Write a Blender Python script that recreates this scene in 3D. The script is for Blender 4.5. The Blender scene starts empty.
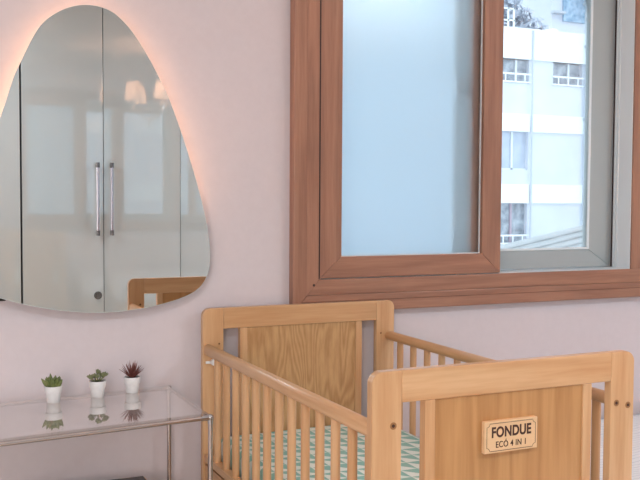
import bpy, bmesh, math, random
from mathutils import Vector, Matrix
random.seed(7)
S = bpy.context.scene
COL = S.collection
PI = math.pi

# ------------------------------------------------------------------ camera, world, lights, exposure
cam_data = bpy.data.cameras.new('camera'); cam = bpy.data.objects.new('camera', cam_data); COL.objects.link(cam)
F, YAW, PITCH, ROLL = 901.5, .4222, .0454, .0057
cam_data.sensor_width = 36; cam_data.lens = F / 640 * 36; cam_data.clip_end = 300
fw = Vector((math.sin(YAW)*math.cos(PITCH), math.cos(YAW)*math.cos(PITCH), -math.sin(PITCH)))
r0 = Vector((math.cos(YAW), -math.sin(YAW), 0)); u0 = r0.cross(fw)
rt = r0*math.cos(ROLL) + u0*math.sin(ROLL); up = u0*math.cos(ROLL) - r0*math.sin(ROLL)
cam.matrix_world = Matrix(((rt.x, up.x, -fw.x, 0), (rt.y, up.y, -fw.y, 0), (rt.z, up.z, -fw.z, 1.38), (0, 0, 0, 1)))
S.camera = cam

world = bpy.data.worlds.new('overcast'); S.world = world; world.use_nodes = True
bg = world.node_tree.nodes['Background']
bg.inputs['Color'].default_value = (.80, .90, 1.0, 1); bg.inputs['Strength'].default_value = 2.05

def area(name, loc, rot, sx, sy, power, color):
    l = bpy.data.lights.new(name, 'AREA'); l.shape = 'RECTANGLE'; l.size = sx; l.size_y = sy; l.energy = power; l.color = color
    o = bpy.data.objects.new(name, l); COL.objects.link(o); o.location = loc; o.rotation_euler = rot
    return o
CEIL = 3.0
area('ceiling_fill_light', (3.4, -.1, CEIL-.075), (0, 0, 0), .8, .8, 43, (.80, .95, 1.06))  # added overhead fill above the bed, source out of view
area('ceiling_fill_light', (-.3, -.3, CEIL-.075), (0, 0, 0), .8, .8, 33, (.80, .95, 1.06))  # added overhead fill on the left, source out of view
area('side_fill', (-1.35, -.9, 1.35), (PI/2, 0, -.45), 1.5, 1.7, 46, (1, .88, .84))  # added soft fill for the wall and crib; no window on this side
S.view_settings.view_transform = 'Standard'; S.view_settings.look = 'None'
S.view_settings.gamma = 1; S.view_settings.exposure = 0.13

# ------------------------------------------------------------------ materials
def mat(name, col=(.8, .8, .8), rough=.5, metal=0, **kw):
    m = bpy.data.materials.new(name); m.use_nodes = True
    b = m.node_tree.nodes['Principled BSDF']
    b.inputs['Base Color'].default_value = (*col, 1); b.inputs['Roughness'].default_value = rough; b.inputs['Metallic'].default_value = metal
    for k, v in kw.items():
        b.inputs[k.replace('_', ' ')].default_value = v
    return m
def nodes(m): return m.node_tree.nodes, m.node_tree.links, m.node_tree.nodes['Principled BSDF']
def noisy(name, c1, c2, scale=8, rough=.6, bump=0, stretch=(1, 1, 1), lo=.35, hi=.65, detail=4, metal=0):
    m = mat(name, c1, rough, metal); n, l, b = nodes(m)
    tc = n.new('ShaderNodeTexCoord'); mp = n.new('ShaderNodeMapping'); mp.inputs['Scale'].default_value = stretch
    nz = n.new('ShaderNodeTexNoise'); nz.inputs['Scale'].default_value = scale; nz.inputs['Detail'].default_value = detail
    cr = n.new('ShaderNodeValToRGB'); cr.color_ramp.elements[0].position = lo; cr.color_ramp.elements[1].position = hi
    cr.color_ramp.elements[0].color = (*c1, 1); cr.color_ramp.elements[1].color = (*c2, 1)
    l.new(tc.outputs['Object'], mp.inputs[0]); l.new(mp.outputs[0], nz.inputs['Vector']); l.new(nz.outputs['Fac'], cr.inputs[0]); l.new(cr.outputs[0], b.inputs['Base Color'])
    if bump:
        bp = n.new('ShaderNodeBump'); bp.inputs['Strength'].default_value = bump; bp.inputs['Distance'].default_value = .002
        l.new(nz.outputs['Fac'], bp.inputs['Height']); l.new(bp.outputs[0], b.inputs['Normal'])
    return m
def wood(name, light, dark, axis, ring=26, rough=.30, contrast=.6, cathedral=False):
    """long grain along the given axis: fine streaks over broader figure"""
    m = mat(name, light, rough); n, l, b = nodes(m)
    tc = n.new('ShaderNodeTexCoord'); mp = n.new('ShaderNodeMapping')
    st = [1, 1, 1]; st[axis] = .06 if not cathedral else .16; mp.inputs['Scale'].default_value = st
    oi = n.new('ShaderNodeObjectInfo'); ad = n.new('ShaderNodeVectorMath'); ad.operation = 'ADD'
    sc = n.new('ShaderNodeMath'); sc.operation = 'MULTIPLY'; sc.inputs[1].default_value = 3.0
    l.new(oi.outputs['Random'], sc.inputs[0]); l.new(tc.outputs['Object'], mp.inputs[0])
    l.new(mp.outputs[0], ad.inputs[0]); l.new(sc.outputs[0], ad.inputs[1])
    n1 = n.new('ShaderNodeTexNoise'); n1.inputs['Scale'].default_value = 9; n1.inputs['Detail'].default_value = 2
    n2 = n.new('ShaderNodeTexNoise'); n2.inputs['Scale'].default_value = 150; n2.inputs['Detail'].default_value = 3
    l.new(ad.outputs[0], n1.inputs['Vector']); l.new(ad.outputs[0], n2.inputs['Vector'])
    mu = n.new('ShaderNodeMath'); mu.operation = 'MULTIPLY'; mu.inputs[1].default_value = ring
    l.new(n1.outputs['Fac'], mu.inputs[0])
    sn = n.new('ShaderNodeMath'); sn.operation = 'SINE'; l.new(mu.outputs[0], sn.inputs[0])
    mx = n.new('ShaderNodeMath'); mx.operation = 'MULTIPLY_ADD'; mx.inputs[1].default_value = .28 * contrast; mx.inputs[2].default_value = .18
    l.new(sn.outputs[0], mx.inputs[0])
    m2 = n.new('ShaderNodeMath'); m2.operation = 'MULTIPLY_ADD'; m2.inputs[1].default_value = .55
    l.new(n2.outputs['Fac'], m2.inputs[0]); l.new(mx.outputs[0], m2.inputs[2])
    cr = n.new('ShaderNodeValToRGB'); cr.color_ramp.elements[0].position = .22; cr.color_ramp.elements[1].position = .78
    cr.color_ramp.elements[0].color = (*light, 1); cr.color_ramp.elements[1].color = (*dark, 1)
    l.new(m2.outputs[0], cr.inputs[0]); l.new(cr.outputs[0], b.inputs['Base Color'])
    return m
def emis(name, col, strength):
    m = mat(name, (.8, .8, .8), .5); b = m.node_tree.nodes['Principled BSDF']
    b.inputs['Emission Color'].default_value = (*col, 1); b.inputs['Emission Strength'].default_value = strength
    return m

M = {}
M['wall'] = noisy('pink_wall_paint', (.68, .61, .625), (.695, .625, .64), 40, .8, .1)
M['ceiling'] = mat('white_ceiling_paint', (.82, .80, .78), .9)
M['floor'] = wood('pale_floor_board', (.66, .58, .50), (.55, .47, .39), 0)
OAK_L, OAK_D = (.68, .42, .225), (.54, .28, .125)
for i, a in enumerate('xyz'):
    M['oak_' + a] = wood('oiled_wood_' + a, OAK_L, OAK_D, i, contrast=.55)
M['oak_panel'] = wood('wood_panel_plain', (.54, .285, .115), (.42, .20, .072), 2, ring=50, contrast=.75)
M['oak_panel_figured'] = wood('wood_panel_figured', (.60, .36, .17), (.42, .215, .085), 2, ring=105, contrast=.65, cathedral=True)
LAM_L, LAM_D = (.40, .20, .125), (.26, .118, .074)
for i, a in enumerate('xyz'):
    M['lam_' + a] = wood('brown_laminate_' + a, LAM_L, LAM_D, i, ring=40, rough=.38, contrast=.5)
M['groove'] = mat('dark_groove', (.035, .012, .01), .6)
M['groove_brown'] = mat('brown_groove', (.14, .055, .03), .6)
M['chrome'] = mat('brushed_chrome', (.60, .54, .52), .22, 1)
M['chrome_dark'] = mat('chrome_fitting', (.55, .55, .56), .15, 1)
M['black'] = mat('matt_black', (.012, .010, .010), .35)
M['pvc'] = mat('white_window_plastic', (.80, .85, .87), .35)
M['pvc_grey'] = mat('grey_window_plastic', (.42, .46, .465), .4)
M['white'] = mat('white_plaster', (.82, .81, .80), .55)
M['plaque'] = noisy('plaque_wood', (.80, .54, .31), (.72, .46, .25), 30, .45, 0, (.15, 1, 1))
M['engrave'] = mat('burnt_lettering', (.06, .02, .012), .6)
M['mirror'] = mat('mirror_silver', (.93, .935, .93), .0, 1)
M['glass_edge'] = mat('mirror_glass_edge', (.75, .80, .78), .15)
M['led'] = emis('warm_strip_light', (1, .50, .27), 13)
M['wardrobe'] = mat('glossy_greige_door', (.495, .52, .50), .03, 0, IOR=2.2)
M['lock'] = mat('dark_chrome_lock', (.22, .22, .22), .2, 1)
M['wardrobe_in'] = mat('wardrobe_carcass', (.12, .12, .12), .6)
M['water_glass'] = None

def glass(name, col=(1, 1, 1), rough=0.0, ior=1.45, mixt=None):
    m = mat(name, col, rough, 0, IOR=ior); nodes(m)[2].inputs['Transmission Weight'].default_value = 1
    return m
def thin_glass(name, tint, refl=1.0, rough=0.0):
    """thin sheet: see-through plus a mirror reflection growing at grazing angles"""
    m = bpy.data.materials.new(name); m.use_nodes = True; n, l = m.node_tree.nodes, m.node_tree.links; n.clear()
    out = n.new('ShaderNodeOutputMaterial'); tr = n.new('ShaderNodeBsdfTransparent'); tr.inputs[0].default_value = (*tint, 1)
    gl = n.new('ShaderNodeBsdfGlossy'); gl.inputs['Roughness'].default_value = rough; gl.inputs[0].default_value = (1, 1, 1, 1)
    fr = n.new('ShaderNodeFresnel'); fr.inputs[0].default_value = 1.5
    mx = n.new('ShaderNodeMixShader'); fm = n.new('ShaderNodeMath'); fm.operation = 'MULTIPLY'; fm.inputs[1].default_value = refl; l.new(fr.outputs[0], fm.inputs[0]); l.new(fm.outputs[0], mx.inputs[0]); l.new(tr.outputs[0], mx.inputs[1]); l.new(gl.outputs[0], mx.inputs[2])
    l.new(mx.outputs[0], out.inputs[0]); return m
M['pane'] = thin_glass('window_glass', (.93, .96, .97))
M['table_glass'] = thin_glass('table_glass', (.93, .93, .915), .6)
def frosted(name):
    m = bpy.data.materials.new(name); m.use_nodes = True; n, l = m.node_tree.nodes, m.node_tree.links; n.clear()
    out = n.new('ShaderNodeOutputMaterial')
    tl = n.new('ShaderNodeBsdfTranslucent'); tl.inputs[0].default_value = (.97, .98, 1, 1)
    rf = n.new('ShaderNodeBsdfRefraction'); rf.inputs['Roughness'].default_value = .36; rf.inputs['IOR'].default_value = 1.25; rf.inputs[0].default_value = (.94, .98, 1, 1)
    mx = n.new('ShaderNodeMixShader'); mx.inputs[0].default_value = .70
    l.new(tl.outputs[0], mx.inputs[1]); l.new(rf.outputs[0], mx.inputs[2])
    gl = n.new('ShaderNodeBsdfGlossy'); gl.inputs['Roughness'].default_value = .3
    m2 = n.new('ShaderNodeMixShader'); m2.inputs[0].default_value = .03
    l.new(mx.outputs[0], m2.inputs[1]); l.new(gl.outputs[0], m2.inputs[2]); l.new(m2.outputs[0], out.inputs[0])
    return m
M['frosted'] = frosted('frosted_glass')

def mattress_mat():
    m = mat('triangle_print_cotton', (.8, .85, .8), .85); n, l, b = nodes(m)
    tc = n.new('ShaderNodeTexCoord'); mp = n.new('ShaderNodeMapping'); mp.inputs['Scale'].default_value = (-1/.058, 1/.066, 0)
    fr = n.new('ShaderNodeVectorMath'); fr.operation = 'FRACTION'; sp = n.new('ShaderNodeSeparateXYZ')
    l.new(tc.outputs['Object'], mp.inputs[0]); l.new(mp.outputs[0], fr.inputs[0]); l.new(fr.outputs[0], sp.inputs[0])
    a = n.new('ShaderNodeMath'); a.operation = 'LESS_THAN'; l.new(sp.outputs['X'], a.inputs[0]); l.new(sp.outputs['Y'], a.inputs[1])
    mx = n.new('ShaderNodeMix'); mx.data_type = 'RGBA'
    mx.inputs['A'].default_value = (.80, .88, .82, 1); mx.inputs['B'].default_value = (.29, .55, .48, 1)
    l.new(a.outputs[0], mx.inputs['Factor']); l.new(mx.outputs['Result'], b.inputs['Base Color'])
    return m
M['sheet'] = mattress_mat()
def quilt_mat():
    m = mat('stitched_white_quilt', (.82, .85, .88), .9); n, l, b = nodes(m)
    tc = n.new('ShaderNodeTexCoord'); w = n.new('ShaderNodeTexWave'); w.inputs['Scale'].default_value = 13; w.inputs['Distortion'].default_value = 3.5; w.inputs['Detail'].default_value = 3
    w.bands_direction = 'Y'
    cr = n.new('ShaderNodeValToRGB'); cr.color_ramp.elements[0].position = .0; cr.color_ramp.elements[1].position = .10
    cr.color_ramp.elements[0].color = (.62, .67, .73, 1); cr.color_ramp.elements[1].color = (.86, .89, .92, 1)
    bp = n.new('ShaderNodeBump'); bp.inputs['Strength'].default_value = .25; bp.inputs['Distance'].default_value = .004
    l.new(tc.outputs['Object'], w.inputs['Vector']); l.new(w.outputs['Fac'], cr.inputs[0]); l.new(cr.outputs[0], b.inputs['Base Color'])
    l.new(w.outputs['Fac'], bp.inputs['Height']); l.new(bp.outputs[0], b.inputs['Normal'])
    return m
M['quilt'] = quilt_mat()

# ------------------------------------------------------------------ mesh helpers
def bm_box(bm, x0, y0, z0, x1, y1, z1, bevel=0, seg=2, mi=0):
    r = bmesh.ops.create_cube(bm, size=1); vs = r['verts']
    for v in vs:
        v.co = Vector(((x0+x1)/2 + v.co.x*(x1-x0), (y0+y1)/2 + v.co.y*(y1-y0), (z0+z1)/2 + v.co.z*(z1-z0)))
    fs = {f for v in vs for f in v.link_faces}
    for f in fs: f.material_index = mi
    if bevel:
        es = {e for v in vs for e in v.link_edges}
        bmesh.ops.bevel(bm, geom=list(es), offset=bevel, segments=seg, profile=.5, affect='EDGES')
def bm_cyl(bm, p0, p1, r0, r1=None, seg=20, cap=True):
    p0, p1 = Vector(p0), Vector(p1); r1 = r0 if r1 is None else r1; d = p1 - p0
    q = Vector((0, 0, 1)).rotation_difference(d.normalized()).to_matrix().to_4x4()
    bmesh.ops.create_cone(bm, cap_ends=cap, segments=seg, radius1=r0, radius2=r1, depth=d.length, matrix=Matrix.Translation((p0+p1)/2) @ q)
def bm_prism(bm, pts, d, axis='y', bevel=0):
    """outline pts (a,b) extruded from d[0] to d[1]; axis y: a=x b=z ; axis x: a=y b=z ; axis z: a=x b=y"""
    def P(a, b, c): return {'y': (a, c, b), 'x': (c, a, b), 'z': (a, b, c)}[axis]
    n = len(pts); A = [bm.verts.new(P(a, b, d[0])) for a, b in pts]; B = [bm.verts.new(P(a, b, d[1])) for a, b in pts]
    fs = [bm.faces.new(A), bm.faces.new(B[::-1])]
    for i in range(n): fs.append(bm.faces.new((A[i], B[i], B[(i+1) % n], A[(i+1) % n])))
    bmesh.ops.recalc_face_normals(bm, faces=fs)
    if bevel:
        es = {e for f in fs[:2] for e in f.edges}
        bmesh.ops.bevel(bm, geom=list(es), offset=bevel, segments=2, profile=.5, affect='EDGES')
def bm_tube(bm, pts, r, seg=10, closed=False, rad=None):
    pts = [Vector(p) for p in pts]; n = len(pts); rings = []; prev = None
    for i, p in enumerate(pts):
        a = pts[(i-1) % n] if (closed or i > 0) else p; b = pts[(i+1) % n] if (closed or i < n-1) else p
        t = (b - a).normalized()
        if prev is None: u = t.orthogonal().normalized()
        else: u = (prev - t*prev.dot(t)).normalized()
        prev = u; w = t.cross(u); rr = rad[i] if rad else r
        rings.append([bm.verts.new(p + (u*math.cos(2*PI*k/seg) + w*math.sin(2*PI*k/seg))*rr) for k in range(seg)])
    m = n if closed else n-1
    for i in range(m):
        A, B = rings[i], rings[(i+1) % n]
        for k in range(seg): bm.faces.new((A[k], A[(k+1) % seg], B[(k+1) % seg], B[k]))
    if not closed: bm.faces.new(rings[0][::-1]); bm.faces.new(rings[-1])
def bm_lathe(bm, prof, c=(0, 0, 0), seg=28, close=False):
    rings = [[bm.verts.new((c[0]+r*math.cos(2*PI*k/seg), c[1]+r*math.sin(2*PI*k/seg), c[2]+z)) for k in range(seg)] for r, z in prof]
    idx = list(range(len(rings)-1))
    for i in idx:
        A, B = rings[i], rings[i+1]
        for k in range(seg): bm.faces.new((A[k], A[(k+1) % seg], B[(k+1) % seg], B[k]))
    bm.faces.new(rings[0][::-1]); bm.faces.new(rings[-1])
def bm_holes(bm, x0, x1, z0, z1, y0, y1, holes):
    """a wall slab in the x-z plane with rectangular holes (x0,x1,z0,z1)"""
    xs = sorted({x0, x1, *[h[0] for h in holes], *[h[1] for h in holes]}); zs = sorted({z0, z1, *[h[2] for h in holes], *[h[3] for h in holes]})
    xs = [x for x in xs if x0 <= x <= x1]; zs = [z for z in zs if z0 <= z <= z1]
    cell = lambda i, j: 0 <= i < len(xs)-1 and 0 <= j < len(zs)-1 and not any(h[0]-1e-6 <= xs[i] and xs[i+1] <= h[1]+1e-6 and h[2]-1e-6 <= zs[j] and zs[j+1] <= h[3]+1e-6 for h in holes)
    V = {}
    def v(x, y, z):
        k = (round(x, 5), round(y, 5), round(z, 5))
        if k not in V: V[k] = bm.verts.new(k)
        return V[k]
    fs = []
    for i in range(len(xs)-1):
        for j in range(len(zs)-1):
            if not cell(i, j): continue
            a, b, c, d = xs[i], xs[i+1], zs[j], zs[j+1]
            fs.append(bm.faces.new((v(a, y0, c), v(b, y0, c), v(b, y0, d), v(a, y0, d))))
            fs.append(bm.faces.new((v(a, y1, c), v(a, y1, d), v(b, y1, d), v(b, y1, c))))
            if not cell(i-1, j): fs.append(bm.faces.new((v(a, y0, c), v(a, y0, d), v(a, y1, d), v(a, y1, c))))
            if not cell(i+1, j): fs.append(bm.faces.new((v(b, y0, c), v(b, y1, c), v(b, y1, d), v(b, y0, d))))
            if not cell(i, j-1): fs.append(bm.faces.new((v(a, y0, c), v(a, y1, c), v(b, y1, c), v(b, y0, c))))
            if not cell(i, j+1): fs.append(bm.faces.new((v(a, y0, d), v(b, y0, d), v(b, y1, d), v(a, y1, d))))
    bmesh.ops.recalc_face_normals(bm, faces=fs)

def obj(name, bm, m, parent=None, smooth=False, at=None, local=None):
    """link a bmesh as one object; at = origin for the mesh (so copies and textures have a sensible centre)"""
    me = bpy.data.meshes.new(name)
    if at is not None: bmesh.ops.translate(bm, verts=bm.verts, vec=-Vector(at))
    bm.to_mesh(me); bm.free()
    for k in (m if isinstance(m, (list, tuple)) else [m]): me.materials.append(k)
    if smooth:
        for p in me.polygons: p.use_smooth = True
    o = bpy.data.objects.new(name, me); COL.objects.link(o)
    if at is not None: o.location = at
    if parent is not None: o.parent = parent
    return o
def auto_smooth(o, ang=35):
    me = o.data
    for p in me.polygons: p.use_smooth = True
    b = bmesh.new(); b.from_mesh(me)
    for e in b.edges:
        if len(e.link_faces) == 2 and e.calc_face_angle(0) > math.radians(ang): e.smooth = False
    b.to_mesh(me); b.free()
    return o
def box(name, x0, y0, z0, x1, y1, z1, m, parent=None, bevel=0, seg=2):
    b = bmesh.new(); bm_box(b, x0, y0, z0, x1, y1, z1, bevel, seg)
    o = obj(name, b, m, parent, at=((x0+x1)/2, (y0+y1)/2, z0))
    if bevel: auto_smooth(o, 20)
    return o
def thing(name, label, cat, loc=(0, 0, 0), rz=0, group=None, kind=None):
    o = bpy.data.objects.new(name, None); COL.objects.link(o); o.location = loc; o.rotation_euler = (0, 0, rz); o.empty_display_size = .1
    return tag(o, label, cat, group, kind)
def tag(o, label=None, cat=None, group=None, kind=None):
    if label: o['label'] = label
    if cat: o['category'] = cat
    if group: o['group'] = group
    if kind: o['kind'] = kind
    return o
def struct(o, label=None, cat=None): return tag(o, label, cat, None, 'structure')
def copy_tree(o, parent=None):
    c = o.copy(); COL.objects.link(c)
    if parent is not None: c.parent = parent
    for ch in list(o.children): copy_tree(ch, c)
    return c

# ------------------------------------------------------------------ the room
WY = 2.985                              # face of the window wall
RX0, RX1, RY0 = -1.75, 4.55, -1.98
WX0, WX1, WZ0, WZ1 = 1.235, 4.10, .99, 2.68       # rough opening
b = bmesh.new(); bm_holes(b, RX0-.15, RX1+.15, 0, CEIL, WY, WY+.20, [(WX0, WX1, WZ0, WZ1)])
struct(obj('wall_back', b, M['wall']), 'pale pink painted wall holding the mirror and the brown window', 'wall')
struct(box('wall_left', RX0-.15, RY0-.15, 0, RX0, WY, CEIL, M['wall']), 'pale pink side wall left of the camera', 'wall')
struct(box('wall_right', RX1, RY0-.15, 0, RX1+.15, WY, CEIL, M['wall']), 'pale pink side wall beyond the bed', 'wall')
struct(box('wall_front', RX0, RY0-.15, 0, RX1, RY0, CEIL, M['wall']), 'wall behind the wardrobes', 'wall')
struct(box('floor', RX0-.15, RY0-.15, -.12, RX1+.15, WY+.2, 0, M['floor']), 'pale wooden floor under the crib', 'floor')
struct(box('ceiling', RX0-.15, RY0-.15, CEIL, RX1+.15, WY+.2, CEIL+.12, M['ceiling']), 'white ceiling', 'ceiling')

# ------------------------------------------------------------------ the window
win = struct(thing('window_1', None, None, (0, 0, 0)), 'large sliding window with brown wood grain frame over the crib', 'window')
CX0, CX1, CZ0, CZ1 = 1.219, 4.13, .970, 2.70
def frame4(name, x0, x1, z0, z1, w, y0, y1, mv, mh, parent, bevel=.003, wb=None, names=None):
    """four mitred-looking frame members: two stiles, two rails"""
    wb = wb or w
    nm = names or (name+'_stile', name+'_rail')
    def mem(n, pts, m, c):
        bb = bmesh.new(); bm_prism(bb, pts, (y0, y1), 'y', bevel); return auto_smooth(obj(n, bb, m, parent, at=c), 20)
    mem(nm[0], [(x0, z0), (x0+w, z0+wb), (x0+w, z1-w), (x0, z1)], mv, (x0, y0, z0))
    mem(nm[0], [(x1, z0), (x1, z1), (x1-w, z1-w), (x1-w, z0+wb)], mv, (x1, y0, z0))
    mem(nm[1], [(x0, z0), (x1, z0), (x1-w, z0+wb), (x0+w, z0+wb)], mh, (x0, y0, z0))
    mem(nm[1], [(x0, z1), (x0+w, z1-w), (x1-w, z1-w), (x1, z1)], mh, (x0, y0, z1))
lx, lz = M['lam_x'], M['lam_z']
frame4('outer_casing', CX0, CX1, CZ0, CZ1, .053, 2.943, WY-.0005, lz, lx, win, .004, wb=.064)
box('groove', CX0+.03, 2.9415, CZ0+.0395, CX1-.03, 2.9435, CZ0+.0412, M['groove_brown'], win)
frame4('window_frame', CX0+.053, CX1-.053, CZ0+.064, CZ1-.053, .051, 2.948, WY+.06, lz, lx, win, .002, wb=.056)
IX0, IX1, IZ0, IZ1 = CX0+.104, CX1-.109, CZ0+.120, CZ1-.109     # clear opening: 1.323 .. 4.021, 1.09 .. 2.591
box('mullion', 2.776, 2.948, IZ0, 2.880, WY+.06, IZ1, lz, win, .002)
# white outer frame lining (seen at the right side of the open half)
def sash(x0, x1, y0, y1, z0, z1, w, mv, mh, pane, name, parent, wb=None, yp=None):
    ym = yp or (y0+y1)/2
    r = box(name, x0+w-.004, ym-.003, z0+(wb or w)-.004, x1-w+.004, ym+.003, z1-w+.004, pane, parent)
    frame4(name, x0, x1, z0, z1, w, y0, y1, mv, mh, r, .003, wb, names=('sash_stile', 'sash_rail'))
    for c in r.children: c.location = c.location - r.location
    return r
for a, c in ((IX0, 2.776), (2.880, IX1)):
    frame4('track', a, c, IZ0-.003, IZ1, .003, WY+.061, WY+.20, M['pvc'], M['pvc'], win, 0)
    # track ribs on the sides and bottom
    for y in (3.030, 3.048, 3.118):
        box('track_rib', a+.003, y, IZ0, a+.010, y+.005, IZ1, M['pvc'], win); box('track_rib', c-.010, y, IZ0, c-.003, y+.005, IZ1, M['pvc'], win)
    box('sill_liner', a, 2.962, IZ0-.0005, c, WY+.061, IZ0+.0015, M['pvc'], win)
    box('shadow_gap', c-.0045, 3.050, IZ0+.003, c-.0030, 3.070, IZ1, M['groove'], win)
    box('jamb_liner', c-.0035, 2.956, IZ0, c, WY+.061, IZ1, M['pvc'], win)
G = M['pvc_grey']
# inner brown frosted sashes pushed to the left, outer white sashes
s1 = sash(1.3245, 2.108, 2.951, 2.981, IZ0+.003, IZ1-.003, .088, lz, lx, M['frosted'], 'frosted_sash', win, .078, 2.9775)
s2 = sash(1.330, 2.066, 2.983, 3.012, IZ0+.003, IZ1-.003, .082, lz, lx, M['pane'], 'inner_sash', win, .070)
s1b = sash(3.25, IX1-.002, 2.951, 2.983, IZ0+.003, IZ1-.003, .088, lz, lx, M['frosted'], 'frosted_sash', win, .078)
sash(1.328, 2.06, 3.122, 3.150, IZ0+.003, IZ1-.003, .060, M['pvc'], M['pvc'], M['pane'], 'clear_sash', win)
sash(2.02, 2.772, 3.072, 3.108, IZ0+.003, IZ1-.003, .124, G, G, M['pane'], 'clear_sash', win, .078)
sash(2.884, 3.62, 3.072, 3.108, IZ0+.003, IZ1-.003, .08, G, G, M['pane'], 'clear_sash', win, .078)
sash(3.36, IX1-.004, 3.122, 3.150, IZ0+.003, IZ1-.003, .06, G, G, M['pane'], 'clear_sash', win, .078)
# white glazing bead on the outer sash that shows, and on the inner frosted pane
def bead(x0, x1, z0, z1, y0, y1, w, m):
    frame4('glazing_bead', x0, x1, z0, z1, w, y0, y1, m, m, win, 0, names=('glazing_bead', 'glazing_bead'))
bead(2.144, 2.648, IZ0+.081, IZ1-.127, 3.066, 3.0725, .009, M['pvc'])
bead(1.4115, 2.0215, IZ0+.080, IZ1-.090, 2.9665, 2.9735, .005, M['pvc'])
box('shadow_gap', 1.3195, 2.9475, IZ0+.002, 1.3245, 2.957, IZ1, M['groove'], win)
b = bmesh.new(); bm_cyl(b, (1.301, 2.9478, 1.071), (1.301, 2.9462, 1.071), .0045, seg=14)
obj('screw_hole', b, M['groove'], win)
b = bmesh.new(); bm_box(b, 1.945, 3.026, 1.78, 1.965, 3.045, 1.86, .004); bm_cyl(b, (1.955, 3.03, 1.82), (1.955, 3.052, 1.82), .012)
obj('latch', b, M['chrome_dark'], win)

# ------------------------------------------------------------------ wavy mirror with a warm light behind
OUT = [(0.241,1.619),(0.277,1.74),(0.305,1.802),(0.344,1.887),(0.378,1.932),(0.417,1.961),(0.458,1.981),(0.502,1.990),(0.545,1.988),(0.577,1.978),(0.604,1.962),(0.645,1.922),(0.689,1.859),(0.741,1.767),(0.775,1.695),(0.809,1.603),(0.85,1.48),(0.891,1.331),(0.907,1.233),(0.910,1.172),(0.899,1.114),(0.859,1.066),(0.779,1.036),(0.682,1.017),(0.565,1.008),(0.452,1.016),(0.342,1.036),(0.236,1.068),(0.172,1.102),(0.139,1.152),(0.128,1.235),(0.144,1.341),(0.182,1.478)]
def spline(pts, k=4):
    res = []; n = len(pts)
    for i in range(n):
        p0, p1, p2, p3 = [Vector(pts[(i+j-1) % n]) for j in range(4)]
        for q in range(k):
            t = q/k; res.append(.5*((2*p1)+(-p0+p2)*t+(2*p0-5*p1+4*p2-p3)*t*t+(-p0+3*p1-3*p2+p3)*t**3))
    for _ in range(3): res = [(res[i-1]+res[i]*2+res[(i+1) % len(res)])/4 for i in range(len(res))]
    return res
def offset(pts, d):
    n = len(pts); r = []
    for i in range(n):
        t = (pts[(i+2) % n] - pts[i-2]).normalized(); r.append(pts[i] + Vector((t.y, -t.x))*d)
    return r
oc = spline(OUT)
cxm = sum(p.x for p in oc)/len(oc); czm = sum(p.y for p in oc)/len(oc)
mir = thing('wall_mirror', 'large frameless egg-shaped mirror with warm light glowing behind it', 'mirror', (cxm, WY, 1.008))
def loc_(pts): return [(p.x-cxm, p.y-1.008) for p in pts]
b = bmesh.new(); vs = [b.verts.new((x, -.0535, z)) for x, z in loc_(offset(oc, .0012))]; f = b.faces.new(vs)
bmesh.ops.recalc_face_normals(b, faces=[f])
if f.normal.y > 0: f.normal_flip()
obj('mirror_face', b, M['mirror'], mir)
b = bmesh.new(); bm_prism(b, loc_(oc), (-.053, -.048), 'y'); obj('glass_edge', b, M['glass_edge'], mir)
b = bmesh.new(); bm_prism(b, loc_(offset(oc, .066)), (-.0475, -.002), 'y'); obj('backing_board', b, M['white'], mir)
b = bmesh.new(); LS = [(p.x-cxm, -.028, p.y-1.008) for p in offset(oc, .052)]
k0 = min(range(len(LS)), key=lambda i: (LS[i][0]-.30)**2 + (LS[i][2]-.34)**2)
LS = [LS[(k0 - j) % len(LS)] for j in range(len(LS))]; LS = [p for p in LS if p[2] > .33 or p[0] < -.32][::2]
bm_tube(b, LS, .004, 8); obj('light_strip', b, M['led'], mir)
tag(box('power_box', 0.02, 2.960, 1.056, .256, WY-.0005, 1.16, M['black'], None, .004), 'black box on the wall peeking out below the mirror edge', 'box')

# ------------------------------------------------------------------ glass console table
tb = thing('console_table', 'glass-topped console table with slim chrome tube frame by the wall', 'table', (.769, 2.943, 0), .016)
tilt = .014
TW, TD, TZ, TE = 1.20, .444, .751, .49
def tz(x): return TZ + x*tilt                # the top sags slightly towards its far end (local x is negative)
b = bmesh.new(); g = .006
vv = [b.verts.new((x, y, tz(x)+z)) for x, y in ((-TW+g, -TE+g), (-g, -TD+g), (-g, -g), (-TW+g, -g)) for z in (-.003, .004)]
for q in ((0, 2, 4, 6), (7, 5, 3, 1), (0, 1, 3, 2), (2, 3, 5, 4), (4, 5, 7, 6), (6, 7, 1, 0)): b.faces.new([vv[i] for i in q])
obj('glass_top', b, M['table_glass'], tb)
def tube(name, p, q, r=.0066, m='chrome', parent=tb):
    bb = bmesh.new(); bm_cyl(bb, p, q, r, seg=16); return auto_smooth(obj(name, bb, M[m], parent))
for zo in (0,):
    tube('long_rail', (-TW, 0, tz(-TW)+zo-.008), (0, 0, tz(0)+zo-.008)); tube('long_rail', (-TW, -TE, tz(-TW)+zo-.008), (0, -TD, tz(0)+zo-.008))
    tube('short_rail', (0, 0, tz(0)+zo-.008), (0, -TD, tz(0)+zo-.008), .0058); tube('short_rail', (-TW, 0, tz(-TW)+zo-.008), (-TW, -TE, tz(-TW)+zo-.008), .0058)
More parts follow.
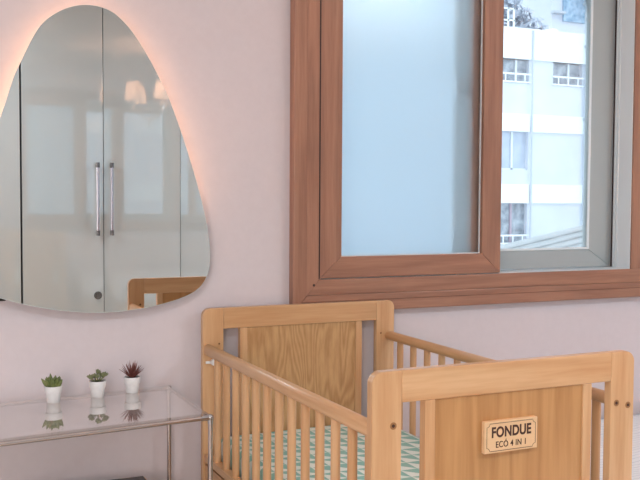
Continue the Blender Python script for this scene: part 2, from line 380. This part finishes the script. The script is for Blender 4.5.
for x in (0, -TW):
    for y in (0, -TD if x == 0 else -TE):
        lg = tube('leg', (x, y, 0.0), (x, y, tz(x)-.002), .0070)
        bb = bmesh.new(); z = tz(x)
        bmesh.ops.create_uvsphere(bb, u_segments=16, v_segments=10, radius=.0098, matrix=Matrix.Translation((x, y, z-.008)))
        s = 1 if x else -1
        bm_cyl(bb, (x, y, z-.008), (x+s*.028, y, z-.008+s*.028*tilt), .0084, seg=16); bm_cyl(bb, (x, y, z-.012), (x, y, z-.026), .0080, seg=16)
        auto_smooth(obj('corner_joint', bb, M['chrome_dark'], tb))

# ------------------------------------------------------------------ three little succulents
def top_z(x, y):
    lx_ = (x-.769)*math.cos(.016) + (y-2.943)*math.sin(.016); return tz(lx_)+.0042
M['pot'] = noisy('white_clay_pot', (.80, .79, .78), (.72, .71, .70), 60, .6, .2)
M['soil'] = noisy('potting_soil', (.06, .04, .03), (.12, .08, .05), 200, .9)
M['leaf_a'] = noisy('fat_green_leaf', (.085, .12, .03), (.20, .23, .07), 60, .45)
M['leaf_b'] = noisy('dusty_green_leaf', (.16, .19, .08), (.24, .25, .12), 60, .5)
M['leaf_c'] = noisy('dark_red_leaf', (.14, .035, .03), (.22, .07, .05), 60, .5)
def leaf(bm, base, direction, L, w, tip=.15, curve=0.0, flat=.6):
    d = Vector(direction).normalized(); side = d.cross(Vector((0, 0, 1)))
    if side.length < .1: side = Vector((1, 0, 0))
    side.normalize(); nrm = side.cross(d).normalized(); rings = []; seg = 8; K = 7
    for i in range(K):
        t = i/(K-1); r = w*(math.sin(PI*min(1, t*.8+.22))**.7)*(1 if t < .98 else tip)
        if i == K-1: r = w*tip*.4
        c = Vector(base) + d*L*t + Vector((0, 0, 1))*curve*t*t*L
        rings.append([bm.verts.new(c + side*math.cos(2*PI*k/seg)*r + nrm*math.sin(2*PI*k/seg)*r*flat) for k in range(seg)])
    for i in range(K-1):
        for k in range(seg): bm.faces.new((rings[i][k], rings[i][(k+1) % seg], rings[i+1][(k+1) % seg], rings[i+1][k]))
    bm.faces.new(rings[0][::-1]); bm.faces.new(rings[-1])
def succulent(x, y, label, kind):
    t = thing('potted_succulent', label, 'potted plant', (x, y, top_z(x, y)), 0, 'mini succulents on the glass table')
    s = .96
    b = bmesh.new(); bm_lathe(b, [(.0195*s, 0), (.0205*s, .001), (.0232*s, .030), (.0262*s, .0305), (.0278*s, .0495), (.0272*s, .051), (.0245*s, .051), (.0238*s, .044)], seg=32)
    auto_smooth(obj('pot', b, M['pot'], t), 40)
    b = bmesh.new(); bm_cyl(b, (0, 0, .0442), (0, 0, .0465), .0236, seg=24); obj('soil', b, M['soil'], t)
    b = bmesh.new(); rnd = random.Random(len(label))
    if kind == 'fat':
        for k in range(20):
            a = k*2.399; tl = .1+.75*(k/20); d = (math.cos(a)*tl, math.sin(a)*tl, 1)
            rr = .004+.011*(k/20); leaf(b, (math.cos(a)*rr, math.sin(a)*rr, .046), d, rnd.uniform(.033, .044)-.008*(k/20), .0076, .25, 0, .85)
    elif kind == 'rosette':
        for st in range(8):
            a = st*2*PI/7; R_ = .0 if st == 7 else .023; h = .046 + (.028 if st == 7 else .013+rnd.uniform(-.003, .006))
            c = Vector((math.cos(a)*R_, math.sin(a)*R_, h)); bm_tube(b, [(0, 0, .045), c*.6+Vector((0, 0, .017)), c], .0022, 6)
            for k in range(9):
                q = k*2.399; e = .25+.9*(k/9); leaf(b, c, (math.cos(q)*e+math.cos(a)*.4, math.sin(q)*e+math.sin(a)*.4, .75), .0145, .0050, .3, 0, .5)
    else:
        for k in range(46):
            a = k*2.399; e = .10+1.1*(k/46); leaf(b, (math.cos(a)*.004, math.sin(a)*.004, .046), (math.cos(a)*e, math.sin(a)*e, 1), rnd.uniform(.048, .060), .0023, .15, -.12*e, .45)
    o = obj({'fat': 'foliage', 'rosette': 'foliage', 'spiky': 'foliage'}[kind], b, M[{'fat': 'leaf_a', 'rosette': 'leaf_b', 'spiky': 'leaf_c'}[kind]], t, True)
    return t
succulent(.381, 2.848, 'small white pot with plump upright green succulent leaves, leftmost of three', 'fat')
succulent(.519, 2.866, 'small white pot with branching dull green rosette succulent, in the middle', 'rosette')
succulent(.632, 2.880, 'small white pot with spiky dark red grass-like plant', 'spiky')

# ------------------------------------------------------------------ black box under the table
t = thing('storage_bin', 'black bin with a pale edge strip on the floor under the glass table', 'bin', (.462, 2.80, 0))
b = bmesh.new()
bm_prism(b, [(-.19, 0), (.19, 0), (.205, .474), (-.205, .474)], (-.09, .09), 'y', .006); obj('body', b, M['black'], t)
b = bmesh.new()
bm_box(b, .2055, -.088, .40, .2115, .088, .470, .002)
obj('edge_strip', b, M['plaque'], t)

# ------------------------------------------------------------------ the crib
CW, CL, CT = .739, 1.240, .024
PWD, RH, ZT = .074, .0715, 1.0075
crib = thing('baby_crib', 'natural wood slatted baby crib with solid panel headboards below the window', 'crib', (.891, 1.706, 0), .0085)
def rounded_post(x0, x1, side, y0, y1, holes):
    R_ = .027; pts = [(x0, 0), (x1, 0)]
    arc = lambda cx, cz, a0, a1: [(cx+R_*math.cos(a0+(a1-a0)*i/8), cz+R_*math.sin(a0+(a1-a0)*i/8)) for i in range(9)]
    if side > 0: pts += arc(x1-R_, ZT-R_, 0, PI/2) + [(x0, ZT)]
    else: pts += [(x1, ZT)] + arc(x0+R_, ZT-R_, PI/2, PI)
    b = bmesh.new(); bm_prism(b, pts, (y0, y1), 'y', .0022)
    p = auto_smooth(obj('post', b, M['oak_z'], crib, at=((x0+x1)/2, (y0+y1)/2, 0)), 20)
    for (hx, hz, hy, r) in holes:
        s = -1 if hy <= y0+1e-4 else 1
        bb = bmesh.new()
        bm_lathe(bb, [(r, 0), (r, .0006), (r*.72, .0006), (r*.70, .0002)], seg=20)
        q = obj('bolt_hole', bb, M['bolt'], p); q.location = (hx-(x0+x1)/2, hy+s*.0001-(y0+y1)/2, hz); q.rotation_euler = (PI/2 if s < 0 else -PI/2, 0, 0)
        bb = bmesh.new(); bm_cyl(bb, (0, 0, .0002), (0, 0, .0009), r*.45, seg=16)
        c = obj('bolt', bb, M['engrave'], p); c.location = q.location; c.rotation_euler = q.rotation_euler
    return p
M['bolt'] = mat('bolt_recess', (.33, .15, .055), .5)
def headboard(y0, y1, lab):
    f = y0 < .5
    if f:
        hl = [(.053, .887, y0, .0082), (.020, .887, y1, .0055), (.055, .887, y1, .0055)]; hr = [(.683, .881, y0, .0082), (.720, .873, y0, .0082)]
    else:
        hl = [(.058, .886, y0, .0035)]; hr = [(.683, .887, y0, .0035)]
    rounded_post(0, PWD, -1, y0, y1, hl); rounded_post(CW-PWD, CW, 1, y0, y1, hr)
    box('top_rail', PWD, y0, ZT-RH, CW-PWD, y1, ZT, M['oak_x'], crib, .0022)
    box('bottom_rail', PWD, y0, .20, CW-PWD, y1, .27, M['oak_x'], crib, .0022)
    for a in (.134, CW-.134-.026):
        box('panel_stile', a, y0, .27, a+.026, y1, ZT-RH, M['oak_z'], crib, .0015)
    return box('panel', .160, y0+.005, .27, CW-.160, y1-.005, ZT-RH, M['oak_panel' if f else 'oak_panel_figured'], crib)
fp = headboard(0, CT, 'front'); headboard(CL-CT, CL, 'back')
# side rails, slats, lower rails
def rail(x0, x1, z0, z1):
    R_ = (x1-x0)/2*.98; cx = (x0+x1)/2; pts = []
    for i in range(9): a = PI*i/8; pts.append((cx+R_*math.cos(a), z1-R_+R_*math.sin(a)))
    r2 = .006
    pts += [(x0+.0003, z0+r2), (x0+r2, z0), (x1-r2, z0), (x1-.0003, z0+r2)]
    b = bmesh.new(); bm_prism([*[b]][0], [(p[0], p[1]) for p in pts], (CT, CL-CT), 'y', .0015)
    o = auto_smooth(obj('side_rail', b, M['oak_y'], crib, at=(cx, CL/2, z0)), 25)
    return o
rl = rail(.003, .033, .853, .889); rl.location.z += .002; rl.rotation_euler.x = -.0065
b = bmesh.new(); bm_cyl(b, (CW-.022, CT, .877), (CW-.022, CL-CT, .877), .0165, seg=24); auto_smooth(obj('side_rail', b, M['oak_y'], crib, at=(CW-.021, CL/2, .873)))
for x0 in (.003, CW-.033):
    box('lower_rail', x0, CT, .487, x0+.030, CL-CT, .512, M['oak_y'], crib, .003)
    box('side_board', x0+.004, CT, .30, x0+.026, CL-CT, .478, M['oak_y'], crib, .002)
box('rail_end_stile', .004, CT, .512, .030, CT+.016, .862, M['oak_z'], crib, .001)
slat = None
for x in (.018, CW-.021):
    for k in range(12):
        y = .127 + k*.0893 if x < .5 else .109 + k*.093
        if slat is None:
            b = bmesh.new(); bm_cyl(b, (0, 0, 0), (0, 0, .356), .0118, seg=20); slat = auto_smooth(obj('slat', b, M['oak_z'], crib)); o = slat
        else: o = slat.copy(); COL.objects.link(o); o.parent = crib
        o.location = (x, y, .5115)
b = bmesh.new(); bm_box(b, .036, CT+.002, .40, CW-.036, CL-CT-.002, .425, .003); obj('bed_base', b, M['oak_y'], crib)
for x0 in (.040, CW-.058): box('base_ledge', x0, CT+.002, .375, x0+.018, CL-CT-.002, .400, M['oak_y'], crib)
# white plastic rail catch on the near left of the far post
b = bmesh.new(); bm_cyl(b, (.036, CL-CT-.014, .825), (.036, CL-CT, .825), .0105, seg=18); bm_box(b, .010, CL-CT-.006, .821, .036, CL-CT, .829)
tag(auto_smooth(obj('rail_catch', b, M['white'], crib)), 'white plastic rail catch')
# plaque
px0, px1, pz0, pz1 = .2875, .4365, .799, .873
pq = box('plaque', px0, -.0075, pz0, px1, .0048, pz1, M['plaque'], fp, .0015)
pq.location = pq.location - fp.location
tag(pq, 'pale wooden plaque with dark engraved lettering')
def text(body, size, w, x, z, off=0.0, sx=1):
    cu = bpy.data.curves.new('lettering', 'FONT'); cu.body = body; cu.size = size; cu.align_x = 'CENTER'; cu.offset = off; cu.extrude = .0004; cu.space_character = w
    to = bpy.data.objects.new('tmp', cu); COL.objects.link(to)
    dg = bpy.context.evaluated_depsgraph_get(); me = bpy.data.meshes.new_from_object(to.evaluated_get(dg)); bpy.data.objects.remove(to); bpy.data.curves.remove(cu)
    me.materials.clear(); me.materials.append(M['engrave']); me.name = 'lettering'
    o = bpy.data.objects.new('lettering', me); COL.objects.link(o); o.rotation_euler = (PI/2, 0, 0); o.location = (x, -.0079, z); o.scale = (sx, 1, 1); o.parent = crib
    return o
pcx = (px0+px1)/2
text('FONDUE', .0335, 1.06, pcx, .8360, .0010, .80)
text('EC\u00d3 4 IN 1', .0205, 1.05, pcx, .8115, .0001, .84)
# engraved border with notched corners
b = bmesh.new(); i0, i1, j0, j1, nr = px0+.006, px1-.006, pz0+.005, pz1-.005, .008
loop = []
for (cx, cz, a0) in ((i1, j0, PI), (i1, j1, -PI/2), (i0, j1, 0), (i0, j0, PI/2)):
    arc = [(cx+nr*math.cos(a0-PI/2*t/5), cz+nr*math.sin(a0-PI/2*t/5)) for t in range(6)]
    loop += arc
n = len(loop); w = .0006
inn, outr = [], []
for i in range(n):
    t = (Vector(loop[(i+1) % n]) - Vector(loop[i-1])).normalized(); nn = Vector((t.y, -t.x))*w
    inn.append(b.verts.new((loop[i][0]+nn.x, -.0081, loop[i][1]+nn.y))); outr.append(b.verts.new((loop[i][0]-nn.x, -.0081, loop[i][1]-nn.y)))
for i in range(n): b.faces.new((inn[i], inn[(i+1) % n], outr[(i+1) % n], outr[i]))
obj('border_line', b, M['engrave'], crib)

# mattress
b = bmesh.new(); bm_box(b, -.318, -.590, 0, .318, .590, .144, .022, 4)
mt = auto_smooth(obj('crib_mattress', b, M['sheet']), 60)
mt.location = (.891+CW/2*1 - .0085*CL/2, 1.706+CL/2, .4265); mt.rotation_euler = (0, 0, .0085)
tag(mt, 'crib mattress in a white sheet printed with teal triangles', 'mattress')

# ------------------------------------------------------------------ bed on the right
bed = thing('bed', 'low bed beyond the crib against the window wall', 'bed', (2.86, 1.98, 0))
b = bmesh.new(); bm_box(b, -1.02, -.95, .06, 1.02, .95, .26, .01); obj('bed_frame', b, M['oak_x'], bed)
for x in (-.95, .95):
    for y in (-.88, .88): box('leg', x-.03, y-.03, 0, x+.03, y+.03, .062, M['oak_z'], bed)
b = bmesh.new(); bm_box(b, -1.0, -.94, .26, 1.0, .94, .43, .05, 4); auto_smooth(obj('mattress', b, M['white'], bed), 60)
b = bmesh.new(); bmesh.ops.create_grid(b, x_segments=60, y_segments=56, size=1)
for v in b.verts:
    x, y = v.co.x*1.10, v.co.y*.985
    d = max(abs(x)-.98, 0); z = .452 + .010*math.sin(x*9+y*3)*math.sin(y*11) ; drop = min(d, .12)
    v.co = Vector((math.copysign(min(abs(x), 1.015+.02*math.sin(y*17)), x), y*.965, z - drop*1.6))
q = obj('quilt', b, M['quilt'], None, True); q.location = (2.86, 1.98, .004)
md = q.modifiers.new('thick', 'SOLIDIFY'); md.thickness = .018; md.offset = 1
tag(q, 'white stitched quilt with thin grey lines spread over the bed', 'quilt')

# ------------------------------------------------------------------ wardrobes across the room, seen in the mirror
WDY = -1.30
def wardrobe(x0, x1, label, ajar=False):
    t = thing('wardrobe', label, 'wardrobe', (x0, WDY, 0), 0, 'built-in wardrobes facing the mirror')
    w = x1-x0
    b = bmesh.new(); bm_box(b, .0015, -.64, 0, w-.0015, -.042, CEIL-.004); obj('body', b, M['wardrobe_in'], t)
    for i in range(2):
        a = .0035 + i*(w/2); c = a + w/2 - .0055
        d = box('door', a, -.020, .06, c, 0, CEIL-.012, M['wardrobe'], t, .0012)
        if ajar: d.rotation_euler.z = (-.020, .032)[i]
        hx = c-.050 if i == 0 else a+.056
        b = bmesh.new(); z0, z1 = 1.085, 1.655; ox = d.location
        bm_cyl(b, (hx-ox.x, .042-ox.y, z0+.03-ox.z), (hx-ox.x, .042-ox.y, z1-.03-ox.z), .0125, seg=14)
        h = auto_smooth(obj('handle', b, M['handle_bar'], d))
        b = bmesh.new()
        for z in (z0, z1-.04):
            b = bmesh.new(); bm_cyl(b, (hx-ox.x, .042-ox.y, z-ox.z), (hx-ox.x, .042-ox.y, z+.04-ox.z), .0155, seg=14); bm_cyl(b, (hx-ox.x, -ox.y, z+.02-ox.z), (hx-ox.x, .042-ox.y, z+.02-ox.z), .010, seg=10)
            auto_smooth(obj('handle_mount', b, M['lock'], d))
        if i == 0:
            b = bmesh.new(); bm_cyl(b, (c-.045-ox.x, -ox.y, .612-ox.z), (c-.045-ox.x, .010-ox.y, .612-ox.z), .032, .030, seg=22); bm_cyl(b, (c-.045-ox.x, .010-ox.y, .612-ox.z), (c-.045-ox.x, .016-ox.y, .612-ox.z), .018, seg=18)
            auto_smooth(obj('lock', b, M['lock'], d))
    return t
M['handle_bar'] = mat('silver_handle_bar', (.62, .63, .68), .12, 1)
wardrobe(.738, 1.968, 'glossy pale grey double-door wardrobe with long silver handles, centred in the mirror', True)
wardrobe(1.968, 3.198, 'glossy pale grey wardrobe, a strip of it at the right of the mirror')
wardrobe(-.505, .730, 'glossy pale grey wardrobe beyond the dark gap at the left of the mirror')
wardrobe(-1.745, -.513, 'glossy pale grey wardrobe at the left end of the row, by the side wall')
wardrobe(3.198, 4.43, 'glossy pale grey wardrobe at the right end of the row')

# ------------------------------------------------------------------ chandelier
ch = thing('chandelier', 'ornate chandelier with pleated cream shades, glass drops and scrolled arms', 'chandelier', (2.32, 1.15, CEIL))
def shade_mat():
    m = bpy.data.materials.new('pleated_cream_fabric'); m.use_nodes = True; n, l = m.node_tree.nodes, m.node_tree.links; n.clear()
    out = n.new('ShaderNodeOutputMaterial'); tl = n.new('ShaderNodeBsdfTranslucent'); tl.inputs[0].default_value = (.85, .78, .68, 1)
    df = n.new('ShaderNodeBsdfDiffuse'); df.inputs[0].default_value = (.85, .78, .68, 1); mx = n.new('ShaderNodeMixShader'); mx.inputs[0].default_value = .45
    l.new(df.outputs[0], mx.inputs[1]); l.new(tl.outputs[0], mx.inputs[2]); l.new(mx.outputs[0], out.inputs[0]); return m
M['shade'] = shade_mat()
M['crystal'] = mat('crystal_drop', (.85, .88, .9), .08, .6)
b = bmesh.new(); bm_lathe(b, [(.06, 0), (.055, -.02), (.01, -.035)]); bm_cyl(b, (0, 0, -.03), (0, 0, -.30), .005, seg=8); obj('stem', b, M['chrome_dark'], ch, True)
b = bmesh.new(); bm_lathe(b, [(.008, -.30), (.03, -.36), (.015, -.44), (.045, -.55), (.055, -.62), (.02, -.70), (.028, -.74), (.004, -.79)]); obj('column', b, M['chrome'], ch, True)
for k in range(6):
    a = k*PI/3 + .25; c, s = math.cos(a), math.sin(a)
    P = [(.04, -.60), (.10, -.70), (.20, -.745), (.30, -.70), (.37, -.62), (.37, -.57)]
    b = bmesh.new(); bm_tube(b, [(c*r, s*r, z) for r, z in P], .009, 8)
    sp = [(.20+.055*(1-i/14)*math.cos(i*.55), -.675+.055*(1-i/14)*math.sin(i*.55)) for i in range(13)]
    bm_tube(b, [(c*r, s*r, z) for r, z in sp], .006, 6); bm_lathe(b, [(.004, -.585), (.035, -.565), (.038, -.56)], (c*.37, s*.37, 0), 14)
    obj('arm', b, M['chrome'], ch, True)
    b = bmesh.new(); n = 36; lo, hi = [], []
    for i in range(n):
        q = 2*PI*i/n; m_ = 1+.035*(-1)**i
        lo.append(b.verts.new((c*.37+math.cos(q)*.095*m_, s*.37+math.sin(q)*.095*m_, -.545))); hi.append(b.verts.new((c*.37+math.cos(q)*.070*m_, s*.37+math.sin(q)*.070*m_, -.365)))
    for i in range(n): b.faces.new((lo[i], lo[(i+1) % n], hi[(i+1) % n], hi[i]))
    o = obj('lamp_shade', b, M['shade'], ch)
    b = bmesh.new(); bm_cyl(b, (c*.37, s*.37, -.57), (c*.37, s*.37, -.475), .010, seg=10); obj('candle', b, M['white'], ch)
    for r, z in ((.20, -.80), (.37, -.66)):
        b = bmesh.new(); bm_lathe(b, [(.001, z+.05), (.010, z+.02), (.014, z), (.002, z-.018)], (c*r, s*r, 0), 8); bm_cyl(b, (c*r, s*r, z+.045), (c*r, s*r, z+.09), .0015, seg=5)
        obj('glass_drop', b, M['crystal'], ch)
l = bpy.data.lights.new('chandelier_light', 'POINT'); l.energy = 6.5; l.color = (1, .55, .38); l.shadow_soft_size = .012
for k in range(6):
    a = k*PI/3 + .25
    lo_ = bpy.data.objects.new('chandelier_light', l); COL.objects.link(lo_); lo_.location = (2.32+.37*math.cos(a), 1.15+.37*math.sin(a), CEIL-.485)

def ceiling_fill(x, y, label):  # added fixtures to carry the overhead fill, outside the view
    t = thing('ceiling_fill', label, 'lamp', (x, y, CEIL), 0, 'added ceiling fill lights')
    b = bmesh.new(); bm_box(b, -.43, -.43, -.06, .43, .43, 0, .01); obj('housing', b, M['white'], t)
    b = bmesh.new(); bm_box(b, -.40, -.40, -.068, .40, .40, -.0605); obj('diffuser', b, M['fill_white'], t)
M['fill_white'] = emis('fill_diffuser', (1, .94, .90), 2)  # glow of the added ceiling fixtures
ceiling_fill(3.4, -.1, 'added square ceiling fill light over the bed, out of view'); ceiling_fill(-.3, -.3, 'added square ceiling fill light left of the camera, out of view')

for c_ in ch.children: c_.location.z -= .04

# ------------------------------------------------------------------ outside
M['facade'] = noisy('pale_render', (.61, .66, .745), (.67, .715, .785), .8, .85)
M['band'] = noisy('white_concrete_band', (.86, .90, .92), (.80, .85, .88), .9, .85)
M['dark_pane'] = noisy('dim_window_pane', (.16, .20, .24), (.42, .48, .54), 3.2, .2)
M['pale_pane'] = noisy('pale_window_pane', (.40, .48, .58), (.50, .58, .68), 1.5, .2)
M['blue_pane'] = noisy('blue_mosaic_glazing', (.10, .26, .42), (.38, .56, .72), 4.0, .3)
M['pipe'] = mat('grey_pipe', (.50, .56, .62), .6)
M['frame_out'] = mat('pale_frame', (.70, .76, .80), .5)
M['rust'] = mat('maroon_frame', (.42, .33, .40), .6)
apt = thing('apartment_building', 'white apartment block with horizontal bands seen through the open window', 'building', (0, 27, 0))
GZ = -11.5; zs0 = 1.27; PITCHZ = 2.595
rows = [(-.26 + (k)*PITCHZ + (0 if k else 0), 1.27 + k*PITCHZ) for k in range(-4, 2)]
cols = [(19.15, 20.42), (21.50, 22.85), (15.6, 16.9), (17.4, 18.6), (12.0, 13.2), (13.8, 15.0), (8.2, 9.5), (10.1, 11.4)]
wins = []
for k in range(-4, 3):
    for i, (a, c) in enumerate(cols):
        z1 = 1.27 + k*PITCHZ; z0 = z1-1.5
        if k == 2: z0, z1 = 5.60, 6.46
        if k <= 1 and i == 1: continue            # the right bay is blank below
        if k == 1: z0, z1 = 2.48, 3.86
        wins.append((a, c, z0, z1, k, i))
b = bmesh.new(); bm_holes(b, 6, 23.05, GZ, 6.50, 0, .25, [w[:4] for w in wins]); bm_box(b, 6, .9, GZ, 23.05, 5, 6.5)
bm_box(b, 6, .25, GZ, 6.2, .9, 6.5); bm_box(b, 22.9, .25, GZ, 23.05, .9, 6.5)
obj('wall', b, M['facade'], apt)
box('parapet', 5.95, -.12, 6.46, 23.1, 5.05, 7.57, M['band'], apt)
for z0, z1 in ((3.86, 4.50), (1.27, 1.96), (-1.33, -.64), (-3.9, -3.2)): box('band', 5.95, -.10, z0, 20.44, -.002, z1, M['band'], apt); box('band', 20.52, -.10, z0, 22.88, -.002, z1, M['band'], apt)
for (a, c, z0, z1, k, i) in wins:
    pm = M['dark_pane'] if (k == 2 or (k+i) % 3 == 0) else M['pale_pane']
    p = box('window', a, .16, z0, c, .19, z1, pm, apt)
    def sub(n, x0, y0, za, x1, y1, zb, m):
        s = box(n, x0, y0, za, x1, y1, zb, m, p); s.location = s.location - p.location
    mx_ = (a+c)/2 if k != 2 else a+.25*(c-a)+ .45
    sub('window_frame', mx_-.04, .10, z0, mx_+.04, .158, z1, M['rust'] if k == 0 else M['frame_out'])
    sub('window_frame', a, .10, z0, c, .158, z0+.06, M['frame_out'])
    if k in (0, 2):
        bb = bmesh.new(); bm_box(bb, a-.05, -.06, z0+.30, c+.05, -.02, z0+.36); bm_box(bb, a-.05, -.06, z0+.02, c+.05, -.02, z0+.07)
        for j in range(3): xx = a+(c-a)*(j+.5)/3; bm_box(bb, xx-.02, -.055, z0+.05, xx+.02, -.025, z0+.32)
        o = obj('window_railing', bb, M['band'], p); o.location = -p.location
for nm, x, r_ in (('drain_pipe', 20.47, .035), ('drain_pipe', 22.98, .09)):
    b = bmesh.new(); bm_cyl(b, (x, -.16, GZ), (x, -.16, 7.5 if x < 22 else 9.5), r_, seg=10); obj(nm, b, M['pipe'] if x < 22 else M['band'], apt)
for z in (8.1, 7.1, 4.4): box('pipe_bracket', 22.82, -.3, z-.05, 23.2, -.121, z+.05, M['pipe'], apt)
# rooftop rail and water tank lid
b = bmesh.new()
for x in (19.2, 19.45, 19.7, 19.95): bm_box(b, x-.025, .3, 7.57, x+.025, .35, 8.35)
for z in (7.9, 8.32): bm_box(b, 19.15, .3, z-.025, 20.0, .35, z+.025)
obj('roof_railing', b, M['band'], apt)
b = bmesh.new(); bm_lathe(b, [(.30, 0), (.30, .12), (.22, .2), (.02, .24)], (22.0-.15, .6, 7.57), 16); obj('roof_vent', b, M['white'], apt)

far = thing('office_building', 'grey building with blue patterned glazing rising behind the white parapet', 'building', (0, 40, 0))
b = bmesh.new(); bm_box(b, 31.7, 0, GZ, 44, 8, 18); obj('wall', b, M['facade'], far)
box('blue_glazing', 32.4, -.12, 11.15, 33.9, -.002, 14.5, M['blue_pane'], far)
box('ledge', 31.6, -.4, 11.5, 32.35, -.002, 11.62, M['pipe'], far); box('ledge', 33.7, -.4, 12.1, 37, -.13, 12.25, M['pipe'], far)
tow = thing('tower_building', 'tall pale blue building at the top left of the window view', 'building', (0, 55, 0))
b = bmesh.new(); bm_box(b, 37.5, 0, GZ, 42.9, 8, 24); obj('wall', b, M['facade'], tow)
box('corner_column', 42.9, -.4, GZ, 43.6, 3, 24, M['band'], tow)
# rubbly grey-violet foliage slope on the roof behind the rail
M['bush'] = noisy('grey_foliage', (.34, .40, .48), (.62, .66, .74), 6, .9)
b = bmesh.new(); rnd = random.Random(3)
for i in range(900):
    t_ = rnd.random(); x = 21.6+ t_*4.2; h = (1-t_)*3.9*rnd.random()**.8; c = Vector((x, rnd.uniform(-1, 1), 8.3+h)); s_ = rnd.uniform(.15, .34)
    d1 = Vector([rnd.uniform(-1, 1) for _ in range(3)]).normalized()*s_; d2 = d1.orthogonal().normalized()*s_*.6
    b.faces.new([b.verts.new(c+d1), b.verts.new(c+d2), b.verts.new(c-d1), b.verts.new(c-d2)])
tr = thing('tree', 'hazy grey-leaved tree behind the roof railing outside', 'tree', (23, 33, GZ))
o = obj('foliage', b, M['bush'], tr); o.location = (-23, 0, -GZ)
b = bmesh.new(); bm_cyl(b, (0, 0, 0), (0, 0, 20), .3, .15, 8); obj('trunk', b, M['bush'], tr)
# low grey roof just below the window
M['tin'] = noisy('weathered_grey_roofing', (.36, .39, .40), (.46, .49, .50), 3, .7, 0, (.3, 6, 6))
rf = thing('shed', 'low building with a sloping grey sheet roof under the window view', 'building', (0, 9, 0))
b = bmesh.new()
P = [(6.30, 0, .815), (8.3, 0, 1.19), (8.0, -2.2, .72), (6.0, -2.2, .345)]
A = [b.verts.new(p) for p in P]; B = [b.verts.new((p[0], p[1], p[2]-.12)) for p in P]
b.faces.new(A[::-1]); b.faces.new(B)
for i in range(4): b.faces.new((A[i], A[(i+1) % 4], B[(i+1) % 4], B[i]))
bmesh.ops.recalc_face_normals(b, faces=b.faces[:]); obj('roof', b, M['tin'], rf)
b = bmesh.new()
for i in range(1, 12):
    t_ = i/12; y = -2.2*t_; z = -.47*t_; dx = -.3*t_
    bm_tube(b, [(6.30+dx, y, .815+z+.01), (8.3+dx, y, 1.19+z+.01)], .022, 6)
obj('roof_rib', b, M['tin'], rf)
b = bmesh.new(); bm_box(b, 6.35, -2.1, GZ, 7.9, -.05, .20); obj('wall', b, M['band'], rf)
struct(box('ground', -30, 4, GZ-.3, 70, 80, GZ, mat('grey_asphalt', (.40, .42, .44), .9)), 'grey ground far below outside', 'ground')
